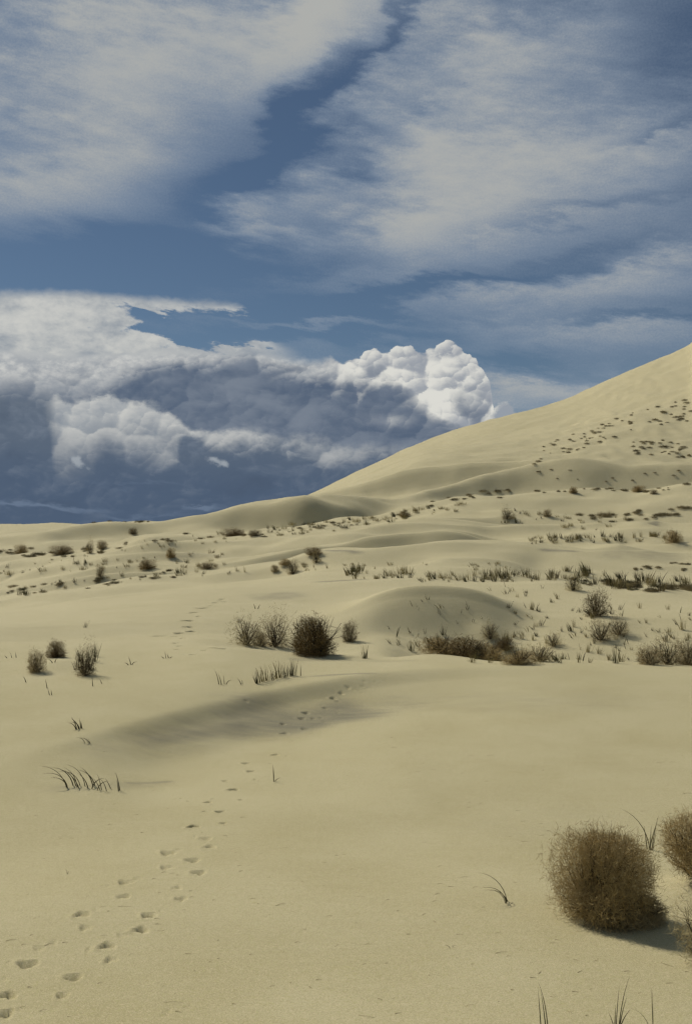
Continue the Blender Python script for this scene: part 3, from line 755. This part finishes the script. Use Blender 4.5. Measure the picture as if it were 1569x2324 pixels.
dry_shrub(1582, 1990, 168, 136, 'round brown shrub on a low sand hump behind the large near shrub', sec, 190*k2, 140*k2, rz=1.0)
X, Y, Zp, r3 = spot(1580, 2185); k3 = r3/FPX
pale = shrub_meshes(120*k3, 190*k3, 34, 1900, 0.0028, M_PALE, M_STEM, tw_len=0.24, fan=1.6)
dry_shrub(1598, 2192, 125, 150, 'pale straw-coloured shrub with bare crooked stems at its foot, nearest the right edge', pale, 120*k3, 190*k3, rz=2.0)

# library of mid-size shrubs
LIB = [shrub_meshes(2.0, w, 26, n, 0.0075, m, M_STEM, tw_len=0.24, dome=True, rough=1.6) for w, n, m in ((1.6, 2600, M_TWIG), (1.3, 1700, M_TWIG2), (1.8, 1300, M_TWIG2), (1.1, 1600, M_TWIG), (1.4, 900, M_PALE))]
LIBH = [1.6, 1.3, 1.8, 1.1, 1.4]
def mid(x, y, w, h, i, label, group=None, name='dry_shrub'):
    w, h = w*1.1, h*1.08
    return dry_shrub(x, y, w, h, label, LIB[i], 2.0, LIBH[i], group, name=name, sink=0.05)
bm = shrub_meshes(2.0, 1.7, 60, 4600, 0.0062, M_TWIG, M_STEM, tw_len=0.24, dome=True, rough=1.7)
dry_shrub(716, 1486, 150, 98, 'largest dark brown shrub in the hollow left of the shaded mound, black at its base', bm, 2.0, 1.7, sink=0.03)
mid(622, 1466, 78, 68, 2, 'thin brown shrub touching the left side of the biggest hollow shrub')
mid(560, 1464, 76, 58, 4, 'pale wispy low shrub, leftmost of the row in the middle hollow')
mid(792, 1456, 44, 46, 1, 'small brown shrub touching the right side of the biggest hollow shrub')
mid(590, 1466, 40, 34, 1, 'tiny brown shrub between the pale wispy shrub and the thin brown one')
mid(82, 1525, 52, 46, 1, 'round brown shrub beside a dark crooked stick, leftmost of the pair on the left plain')
mid(129, 1492, 54, 38, 0, 'low round brown shrub up behind its neighbour on the small sand ledge at left')
mid(193, 1533, 54, 62, 2, 'dense dark upright shrub grown through with grass, right end of the left plain group')
mid(1350, 1399, 62, 56, 1, 'round brown shrub alone high on the right-hand slope')
mid(1300, 1340, 44, 32, 4, 'faint pale shrub just under the dark hollow rim on the right-hand slope')
mid(1403, 1440, 52, 38, 2, 'brown shrub low on the right-hand slope, right one of a touching pair')
mid(1362, 1452, 56, 44, 2, 'brown shrub low on the right-hand slope, left one of a touching pair')
mid(1470, 1508, 70, 40, 1, 'low grey-brown shrub on the near crest, left one of the row at the right edge')
mid(1512, 1508, 78, 54, 2, 'wide grey-brown shrub on the near crest, middle of the row at the right edge')
mid(1560, 1510, 66, 50, 1, 'grey-brown shrub cut by the right edge on the near crest')
mid(1000, 1482, 110, 42, 3, 'yellow-brown shrub at the left foot of the shaded mound behind the crest')
mid(1056, 1489, 120, 44, 0, 'brown shrub under the middle of the shaded mound behind the crest')
mid(1108, 1497, 96, 40, 3, 'low brown shrub under the right side of the shaded mound behind the crest')
mid(1112, 1449, 46, 34, 4, 'ragged dark shrub clinging to the right flank of the shaded mound')
mid(1176, 1507, 90, 32, 3, 'low dark brown bush beside the yellow tuft on the near crest')
mid(1224, 1501, 80, 36, 4, 'brown feathery bush right of the dark yellow tuft on the near crest')
mid(1255, 1466, 46, 28, 4, 'pale feathery bush above the feathery brown one on the right slope')
mid(1142, 1474, 56, 30, 3, 'golden brown bush at the right foot of the shaded mound')
mid(1528, 1232, 44, 30, 3, 'brown shrub at the right edge above the shaded slope with the long grass row')
mid(1150, 1178, 30, 24, 2, 'dark pointed shrub alone on the pale slope left of the round grey one')
mid(1240, 1172, 24, 16, 1, 'small round grey shrub alone on the pale slope under the right ridge')
mid(718, 1277, 26, 26, 4, 'faint thin shrub standing above the dark sand streak mid slope')
mid(663, 1302, 34, 32, 2, 'dark thin shrub at the left end of the dark sand streak')
mid(624, 1298, 22, 16, 1, 'small brown shrub left of the thin one at the dark sand streak')
mid(648, 1282, 36, 14, 0, 'dark low shrub on the crest where the long shaded dune face ends at left')
mid(710, 1259, 46, 18, 0, 'dark shrub standing out from the long shaded dune face on its crest')
mid(530, 1217, 60, 18, 0, 'wide dark low shrub at the foot of the left shaded mound')
mid(578, 1216, 40, 14, 1, 'brown low shrub right beside the wide dark one under the left shaded mound')
mid(918, 1174, 30, 14, 0, 'dark brown shrub at the end of the vegetation streak in the far centre')
mid(228, 1308, 22, 26, 2, 'brown upright shrub alone on the left slope between two crests')
mid(335, 1291, 46, 22, 0, 'dark leaning shrub at the left end of the small grey shaded scoop')
mid(388, 1265, 26, 22, 0, 'dark round shrub above the small grey shaded scoop')
mid(470, 1291, 48, 16, 1, 'long low brown shrub behind the left middle crest')
mid(204, 1256, 20, 28, 2, 'dark upright shrub at the right end of the far left hollow')
mid(140, 1258, 60, 20, 0, 'spreading dark shrub in the far left hollow')
mid(48, 1256, 34, 20, 0, 'dark shrub near the left edge in the far left hollow')
mid(232, 1245, 30, 18, 1, 'grey brown shrub on the far left slope above the upright one')
mid(302, 1212, 26, 14, 1, 'grey brown shrub on the far left mound face')
mid(1300, 1119, 24, 14, 0, 'dark shrub on the lit line below the right shaded ridge')
mid(1448, 1116, 36, 14, 0, 'darkest low shrub at the foot of the right shaded ridge')
mid(1482, 1121, 20, 10, 1, 'small grey shrub just right of the darkest low shrub by the right ridge')

# grass -----------------------------------------------------------------------------------
def grass_mesh(n, h, spread, w, lean=(0, 0), stiff=0.5, mat=None, name='blades', dirs=None):
    m = MB()
    for i in range(n):
        a = rng.uniform(0, 6.28); q = spread*math.sqrt(rng.uniform(0, 1))
        p = (q*math.cos(a), q*math.sin(a)*0.7, -0.01)
        out_ = np.array([math.cos(a), math.sin(a), 0])*rng.uniform(0.0, 0.55)
        d = np.array([lean[0]*0.4, lean[1]*0.4, 1.0]) + out_*0.5 + rng.normal(0, .12, 3)
        L = h*rng.uniform(0.45, 1.1)
        bend = np.array([lean[0], lean[1], -0.25])*rng.uniform(0.3, 1.2)*stiff + out_*0.8*stiff
        m.blade(p, d, L, w*rng.uniform(0.7, 1.2), bend, rng.uniform(0, 6.28), 5)
    return m.mesh(name, mat)
GLIB = []
for k in range(10):
    lean = (rng.uniform(-0.8, 0.2), rng.uniform(-0.3, 0.3))
    GLIB.append((grass_mesh(int(rng.integers(9, 18)), 1.0, 0.26, 0.050, lean, 0.6, (M_GRASS, M_STRAW, M_STRAW, M_BLACK)[k % 4]),))
THIN = [(grass_mesh(n, 1.0, 0.16, 0.055, (ln, 0), 0.7, m),) for n, ln, m in ((3, -.7, M_GRASS), (4, -.3, M_GRASS), (2, .4, M_GRASS), (3, -.9, M_STRAW), (2, -.2, M_BLACK))]
DENSE = [(grass_mesh(n, 1.0, 0.55, 0.045, (ln, 0), 0.5, m),) for n, ln, m in ((34, -.3, M_GRASS), (40, -.1, M_STRAW), (30, -.5, M_STRAW), (36, .1, M_LITTER))]
def tuft(x, y, h, label, lib=None, w=1.0, group=None, name='grass_tuft', cat='grass', rz=None):
    lib = lib or GLIB; X, Y, Zp, r = spot(x, y); k = r/FPX
    me_ = lib[rng.integers(len(lib))][0]
    o = link(name, me_); o.location = (X, Y, Zp); s_ = h*k; o.scale = (s_*w, s_*w, s_)
    o.rotation_euler = (0, 0, rng.uniform(-0.6, 0.6) if rz is None else rz)
    return tag(o, label, cat, group)

# near tufts, blade by blade: (foot dx, height, tip dx) in picture units
def blade_tuft(x, y, blades, label, mat, wid=2.2, name='grass_tuft', cat='grass', depth=0.15):
    X, Y, Zp, r = spot(x, y); k = r/FPX
    root = link(name, None); root.location = (X, Y, Zp); root.empty_display_size = 0.1; tag(root, label, cat)
    for (dx, h, tip, curl) in blades:
        m = MB(); L = math.hypot(h, tip)*k*1.06
        a = math.atan2(tip, h)*1.05; curl = min(0.95, curl*1.45)
        d0 = a*(1-curl); d = (math.sin(d0), rng.normal(0, .12), math.cos(d0))
        b = (math.sin(a)*curl*2.0, rng.normal(0, .05), -abs(math.sin(a))*curl*1.3)
        py = rng.uniform(-depth, depth)*0.5
        zz = zat(math.atan2(X+dx*k, Y+py), math.hypot(X+dx*k, Y+py)) + CAMZ - Zp
        m.blade((0, 0, -0.01), d, L, wid*k*0.72, b, rng.uniform(1.0, 2.2), 7)
        bl = link('blade', m.mesh('blade', mat), root); bl.location = (dx*k, py, float(zz))
    return root
blade_tuft(180, 1785, [(-22, 48, -58, .55), (-14, 40, -52, .6), (-8, 36, -30, .5), (-2, 44, -34, .55), (4, 38, -28, .4), (12, 50, -44, .6), (20, 34, -20, .5), (26, 44, -26, .5), (30, 40, -40, .6),
    (48, 30, -16, .4), (52, 36, -10, .2), (64, 30, -18, .5), (66, 24, -12, .2), (-20, 22, -62, .7), (0, 24, -60, .75), (30, 22, 30, .6), (-26, 8, -40, .5), (44, 20, 26, .6)],
    'clump of long dark grass blades all curving left on the near left sand', M_BLACK, 3.2, depth=0.5)
blade_tuft(270, 1795, [(0, 26, -4, .3), (1, 40, -9, .3)], 'single short dark stem just right of the curving grass clump', M_BLACK, 3.2)
blade_tuft(180, 1654, [(-4, 28, -12, .4), (0, 24, -16, .5), (3, 22, -4, .2), (5, 18, -2, .2), (-6, 14, -20, .6), (1, 12, -26, .6)], 'small dark tuft alone on the pale band above the curving clump', M_BLACK, 3.2)
blade_tuft(200, 1688, [(2, 12, -14, .5), (0, 8, -24, .6), (4, 12, -4, .3), (-8, 5, -22, .6)], 'tiny flattened tuft of thin blades below the small dark tuft', M_GRASS, 1.8)
blade_tuft(621, 1774, [(0, 30, 0, .1), (0, 44, -2, .1), (2, 8, 16, .4)], 'lone upright grass stem beside the upper footprint trail', M_BLACK, 2.0)
blade_tuft(1153, 2048, [(0, 26, -22, .3), (-2, 66, -66, .6), (-6, 24, -72, .9), (-4, 22, -48, .8), (-8, 10, -60, .7), (2, 3, 8, .2)], 'bent thin dark sprig leaning left of the large near shrub', M_BLACK, 2.4)
blade_tuft(1240, 2330, [(0, 122, -26, .35), (-2, 70, -8, .2), (-14, 84, -6, .1)], 'long thin dark blade leaning left at the bottom edge, leftmost of three', M_BLACK, 3.4)
blade_tuft(1405, 2330, [(-2, 108, 22, .3), (-6, 80, 10, .2), (0, 62, 16, .2), (-10, 44, 2, .2), (4, 40, 20, .3), (-14, 36, -12, .2)], 'tuft of thin blades leaning right at the bottom edge, middle of three', M_BLACK, 2.8)
blade_tuft(1478, 2330, [(0, 86, -4, .1), (4, 70, 2, .1), (-8, 44, -34, .5)], 'two faint upright blades at the bottom edge, rightmost of three', M_GRASS, 1.8)
blade_tuft(1476, 1928, [(0, 74, 14, .2), (-2, 58, 16, .2), (2, 50, 6, .2), (-4, 90, -58, .7), (-3, 56, 0, .1), (-8, 50, -6, .2)], 'upright grass blades rising between the two round near shrubs', M_GRASS, 3.0)
for (x, y, bl, lab) in [(505, 1553, [(-8, 34, -10, .4), (-2, 26, -8, .3), (4, 22, -2, .2), (8, 12, 14, .5)], 'small fan of dark blades left of the long grass row'),
        (547, 1553, [(0, 14, -8, .4), (3, 12, -2, .3)], 'tiny two-bladed sprig between the dark fan and the grass row'),
        (682, 1534, [(0, 24, 0, .1)], 'single straight blade right of the long grass row'),
        (296, 1509, [(0, 18, -6, .5), (3, 6, 12, .5), (-4, 5, -10, .5)], 'little curved sprig right of the left plain group'),
        (377, 1494, [(0, 17, -2, .2), (5, 10, -3, .3), (-5, 4, -8, .3), (9, 4, 6, .3)], 'small sprig on the plain left of the middle footprints'),
        (582, 1382, [(-3, 12, -4, .3), (3, 11, 5, .3)], 'tiny v-shaped sprig above the row of hollow shrubs'),
        (124, 1504, [(0, 10, 5, .5), (-4, 8, -10, .4)], 'dark crooked dead stick between the two round shrubs at left'),
        (28, 1493, [(0, 14, -5, .4), (8, 12, -2, .2), (-10, 5, -5, .3)], 'sprig near the left edge of the plain'),
        (60, 1548, [(0, 14, -6, .5)], 'single curved sprig below the leftmost round shrub'),
        (108, 1562, [(0, 20, -4, .2)], 'single thin blade below the gap between the round shrubs'),
        (112, 1578, [(0, 14, -4, .2), (5, 12, -1, .2)], 'two short blades on the plain below the left group'),
        (210, 1558, [(0, 20, -2, .2)], 'single thin blade below the dense upright shrub'),
        (230, 1552, [(0, 12, -5, .5)], 'small hooked sprig right of the dense upright shrub'),
        (153, 1984, [(0, 12, -3, .6), (0, 8, 3, .3)], 'tiny hooked twig on bare sand left of the lower footprints'),
        (1020, 2148, [(0, 5, -16, .5), (4, 5, 10, .5)], 'tiny flat twig on bare near sand')]:
    blade_tuft(x, y, bl, lab, M_GRASS, 2.6 if y < 1600 else 1.6, name='grass_sprig')
row = [(585, 1551, 34), (594, 1548, 38), (604, 1546, 40), (614, 1544, 34), (624, 1541, 36), (634, 1539, 44), (645, 1537, 34), (655, 1535, 38), (665, 1533, 42)]
for i, (x, y, h) in enumerate(row):
    tuft(x, y, h, ['first', 'second', 'third', 'fourth', 'fifth', 'sixth', 'seventh', 'eighth', 'ninth'][i] + ' dark tuft from the left in the row behind the grey sand patch', [GLIB[0], GLIB[1], GLIB[3]], 0.8, 'grass row behind the blue-grey sand patch')
tuft(826, 1494, 34, 'spiky grass tuft right of the biggest hollow shrub', [GLIB[0]], 1.0)
tuft(541, 1413, 20, 'short dark tuft above the pale wispy hollow shrub', [GLIB[3]], 1.0)
tuft(193, 1424, 22, 'short dark tuft alone high on the left plain', [GLIB[3]], 0.8)
for i, (x, y, h) in enumerate([(175, 1520, 52), (185, 1500, 40), (200, 1498, 40), (212, 1502, 52), (208, 1520, 46), (218, 1490, 36), (190, 1528, 50)]):
    tuft(x, y, h, ['leftmost front', 'left back', 'middle back', 'right back', 'right front', 'farthest', 'nearest'][i] + ' clump of tall dark blades in the upright shrub at left', [GLIB[3], GLIB[7], GLIB[0]], 0.6, 'blades in the dense upright shrub at left')
tuft(1160, 1503, 50, 'bold yellow-olive tuft at the left end of the dark bush on the near crest', [DENSE[1]], 0.5)
tuft(1180, 1500, 44, 'dark olive tuft in the middle of the dark bush on the near crest', [DENSE[0]], 0.5)
tuft(1150, 1455, 30, 'yellow tuft beside the golden bush at the foot of the mound', [DENSE[1]], 0.6)
tuft(980, 1476, 30, 'dark yellow tuft at the far left end of the hollow under the mound', [DENSE[0]], 0.7)
tuft(1395, 1505, 44, 'tall dark tuft on the near crest between the bushes at right', [GLIB[0]], 0.8)

def band(n, path, jy, hmin, hmax, label, group, lib=None, wr=(0.7, 1.3), name='grass_tuft', cat='grass'):
    """plants strewn along a line; the label gains the size and the place along the line"""
    xs = [p[0] for p in path]; ys = [p[1] for p in path]
    L = np.concatenate([[0], np.cumsum(np.hypot(np.diff(xs), np.diff(ys)))])
    where = ['at the left end of', 'left of the middle of', 'at the middle of', 'right of the middle of', 'at the right end of']
    for i in range(n):
        t = rng.uniform(0, L[-1]); x = np.interp(t, L, xs)+rng.normal(0, 3); oy = rng.uniform(-1, 1); y = np.interp(t, L, ys) + jy*oy
        h = hmin + (hmax-hmin)*rng.uniform(0, 1)**1.6; q = (h-hmin)/(hmax-hmin)
        size = 'tall' if q > 0.55 else ('middling' if q > 0.2 else 'short')
        a, place = label
        tuft(x, y, h, f"{size} {a} {where[min(4, int(5*t/L[-1]))]} {place}", lib, rng.uniform(*wr), group, name, cat)
band(84, [(785, 1306), (870, 1308), (960, 1312), (1060, 1312), (1180, 1314), (1260, 1312)], 10, 9, 26, ('grass tuft', 'the crest row behind the mound'), 'grass row behind the shaded mound', DENSE+GLIB, name='grass_clump')
band(40, [(1275, 1300), (1330, 1314), (1420, 1326), (1569, 1330)], 14, 14, 34, ('olive tuft', 'the dark scrubby hollow'), 'tufts in the dark hollow at right', DENSE+GLIB)
band(24, [(870, 1440), (940, 1455), (1010, 1460)], 24, 14, 30, ('thin sprig', 'the patch beside the mound foot'), 'sprigs at the left foot of the mound', THIN+GLIB[:3], name='grass_sprig')
band(16, [(930, 1380), (1010, 1390), (1100, 1400)], 24, 10, 26, ('bent sprig', 'the shaded mound face'), 'sprigs on the mound face', THIN, name='grass_sprig')
band(110, [(1150, 1400), (1300, 1420), (1450, 1440), (1569, 1430)], 62, 9, 26, ('thin sprig', 'the slope beside the mound'), 'sprigs on the right-hand slope', THIN+GLIB, name='grass_sprig')
band(44, [(1060, 1500), (1200, 1500), (1340, 1500), (1569, 1505)], 6, 14, 36, ('grass blades', 'the near crest before the mound'), 'grass along the near crest at right', THIN+GLIB[:4], name='grass_sprig')
band(12, [(1110, 1335), (1180, 1345), (1230, 1338)], 10, 12, 26, ('sprig', 'the strip beside the mound top'), 'sprigs right of the mound top', THIN, name='grass_sprig')
CL = DENSE + [DENSE[1], DENSE[2]] + GLIB[:6]
band(64, [(1180, 1228), (1300, 1226), (1420, 1224), (1520, 1222)], 8, 7, 18, ('grass tuft', 'the row above the far shaded slope'), 'grass row above the far shaded slope', CL)
band(70, [(600, 1208), (760, 1195), (880, 1180), (960, 1160), (1060, 1150)], 12, 5, 13, ('thin tuft', 'the far rising streak of scrub'), 'far centre scrub streak', CL, (1.0, 2.0))
band(40, [(1130, 1170), (1250, 1182), (1330, 1192), (1420, 1180)], 16, 6, 14, ('small tuft', 'the slope under the ridge'), 'tufts on the far slope under the ridge', CL)
band(34, [(620, 1292), (760, 1290), (900, 1288), (1150, 1286)], 8, 5, 13, ('straw tuft', 'the sand behind the crest row'), 'straw tufts behind the crest row', [DENSE[1], DENSE[2], GLIB[1]], name='straw_tuft')
band(30, [(0, 1275), (150, 1268), (300, 1240), (560, 1215)], 10, 4, 10, ('straw tuft', 'the far left slope'), 'straw tufts on the far left slope', [DENSE[1], DENSE[2], GLIB[1]], name='straw_tuft')
band(46, [(20, 1345), (150, 1330), (260, 1318), (400, 1300), (560, 1290)], 12, 6, 18, ('small tuft', 'the left middle crest'), 'tufts on the left middle crest', CL)
band(40, [(0, 1300), (110, 1290), (240, 1280), (380, 1268), (520, 1262)], 12, 5, 14, ('small tuft', 'the slope between the far left crests'), 'tufts on the left slope', CL)
# low dark shrubs, mats and debris far off
LOWM = []
for k, (n, m) in enumerate(((420, M_LITTER), (340, M_TWIG2), (380, M_LITTER), (300, M_GRASS))):
    mb = MB(); d = rng.normal(0, 1, (n, 3)); d /= np.linalg.norm(d, axis=1)[:, None]
    p0 = d*rng.uniform(0.2, 1, n)[:, None]**.5*np.array([1.0, .6, .45]); p0[:, 2] = np.abs(p0[:, 2])
    dr = rng.normal(0, 1, (n, 3)) + [0, 0, .6]; dr /= np.linalg.norm(dr, axis=1)[:, None]
    p0[:, :2] += rng.normal(0, 0.35, (5, 2))[rng.integers(0, 5, n)]
    P = np.stack([p0, p0+dr*0.16, p0+dr*0.30+rng.normal(0, .05, (n, 3))], 1)
    mb.tubes(P, np.full(n, 0.016), 0.006); LOWM.append((mb.mesh('low_shrub', m),))
M_DUNE = plant_mat('dune_scrub', (0.15, 0.125, 0.065), (0.32, 0.265, 0.145), 4)
FAR = []
for k in range(3):
    q = LOWM[k][0].copy(); q.materials[0] = M_DUNE; FAR.append((q,))
def lows(n, path, jy, hmin, hmax, label, group):
    band(n, path, jy, hmin, hmax, label, group, FAR+LOWM[:1] if path[0][1] < 1290 else LOWM, (0.6, 1.2), 'low_shrub', 'shrub')
lows(34, [(1270, 1310), (1350, 1325), (1450, 1332), (1569, 1335)], 10, 8, 20, ('low dark shrub', 'the dark scrubby hollow'), 'low shrubs in the dark hollow at right')
lows(14, [(1430, 1288), (1500, 1283), (1569, 1290)], 8, 4, 9, ('flat dark mat', 'the slope above the hollow'), 'mats above the dark hollow')
lows(26, [(20, 1342), (150, 1332), (300, 1316), (420, 1300)], 10, 5, 12, ('low dark shrub', 'the left middle crest'), 'low shrubs on the left middle crest')
lows(22, [(0, 1258), (150, 1256), (250, 1246)], 12, 5, 14, ('low dark shrub', 'the far left hollow'), 'low shrubs in the far left hollow')
lows(12, [(205, 1186), (300, 1184), (345, 1186)], 2, 3, 6, ('dark speck of scrub', 'the far left skyline'), 'scrub on the far left skyline')
lows(16, [(260, 1245), (340, 1224), (500, 1216), (620, 1212)], 8, 5, 10, ('low dark shrub', 'the foot of the far left mound'), 'low shrubs under the left mound')
lows(34, [(640, 1195), (800, 1185), (900, 1172), (1000, 1142), (1150, 1118)], 10, 4, 10, ('low brown shrub', 'the far rising streak of scrub'), 'low shrubs of the far centre')
lows(24, [(1140, 1118), (1300, 1112), (1460, 1116), (1569, 1102)], 4, 3, 9, ('low shrub', 'the foot of the ridge'), 'low shrubs along the ridge foot')
lows(26, [(1310, 1172), (1400, 1178), (1480, 1168), (1569, 1160)], 10, 6, 16, ('low dark shrub', 'the scoop under the ridge'), 'low shrubs in the scooped hollow')
lows(54, [(1210, 1035), (1270, 1010), (1330, 1000), (1400, 970), (1440, 950)], 22, 3, 7, ('small dark clump', 'the high dune scatter'), 'clumps on the high dune flank')
lows(34, [(1430, 1020), (1500, 1015), (1569, 1030)], 16, 4, 9, ('dark clump', 'the shelf below the high dune'), 'clumps on the shelf below the high dune')
lows(26, [(1470, 950), (1520, 935), (1569, 930)], 26, 4, 8, ('dark clump', 'the topmost dune scatter'), 'clumps high on the dune')
lows(12, [(1200, 1075), (1400, 1085), (1560, 1080)], 12, 3, 6, ('speck of scrub', 'the shaded ridge face'), 'scrub on the ridge face')

# scraps of dead twig and bark blown over the bare near sand: nobody could count them
lt = MB()
for i in range(230):
    x = rng.uniform(20, 1560); y = 1640 + 670*rng.uniform(0, 1)**0.8
    X, Y, Zp, r = spot(x, y); a = rng.normal(0.1, 0.5); L = rng.uniform(0.02, 0.13) * (2.2 if rng.uniform() < 0.12 else 1)
    p = np.array([X, Y, Zp+0.002]); d = np.array([math.cos(a), math.sin(a), 0])
    lt.tube([p-d*L/2, p+np.array([0, 0, rng.uniform(0.002, 0.015)]), p+d*L/2+np.array([0, 0, 0.002])], rng.uniform(0.002, 0.006), 0.0015, 3)
li = link('twig_litter', lt.mesh('twig_litter', M_LITTER)); li['kind'] = 'stuff'; li['label'] = 'tiny scraps of dead twig scattered over the bare near sand'
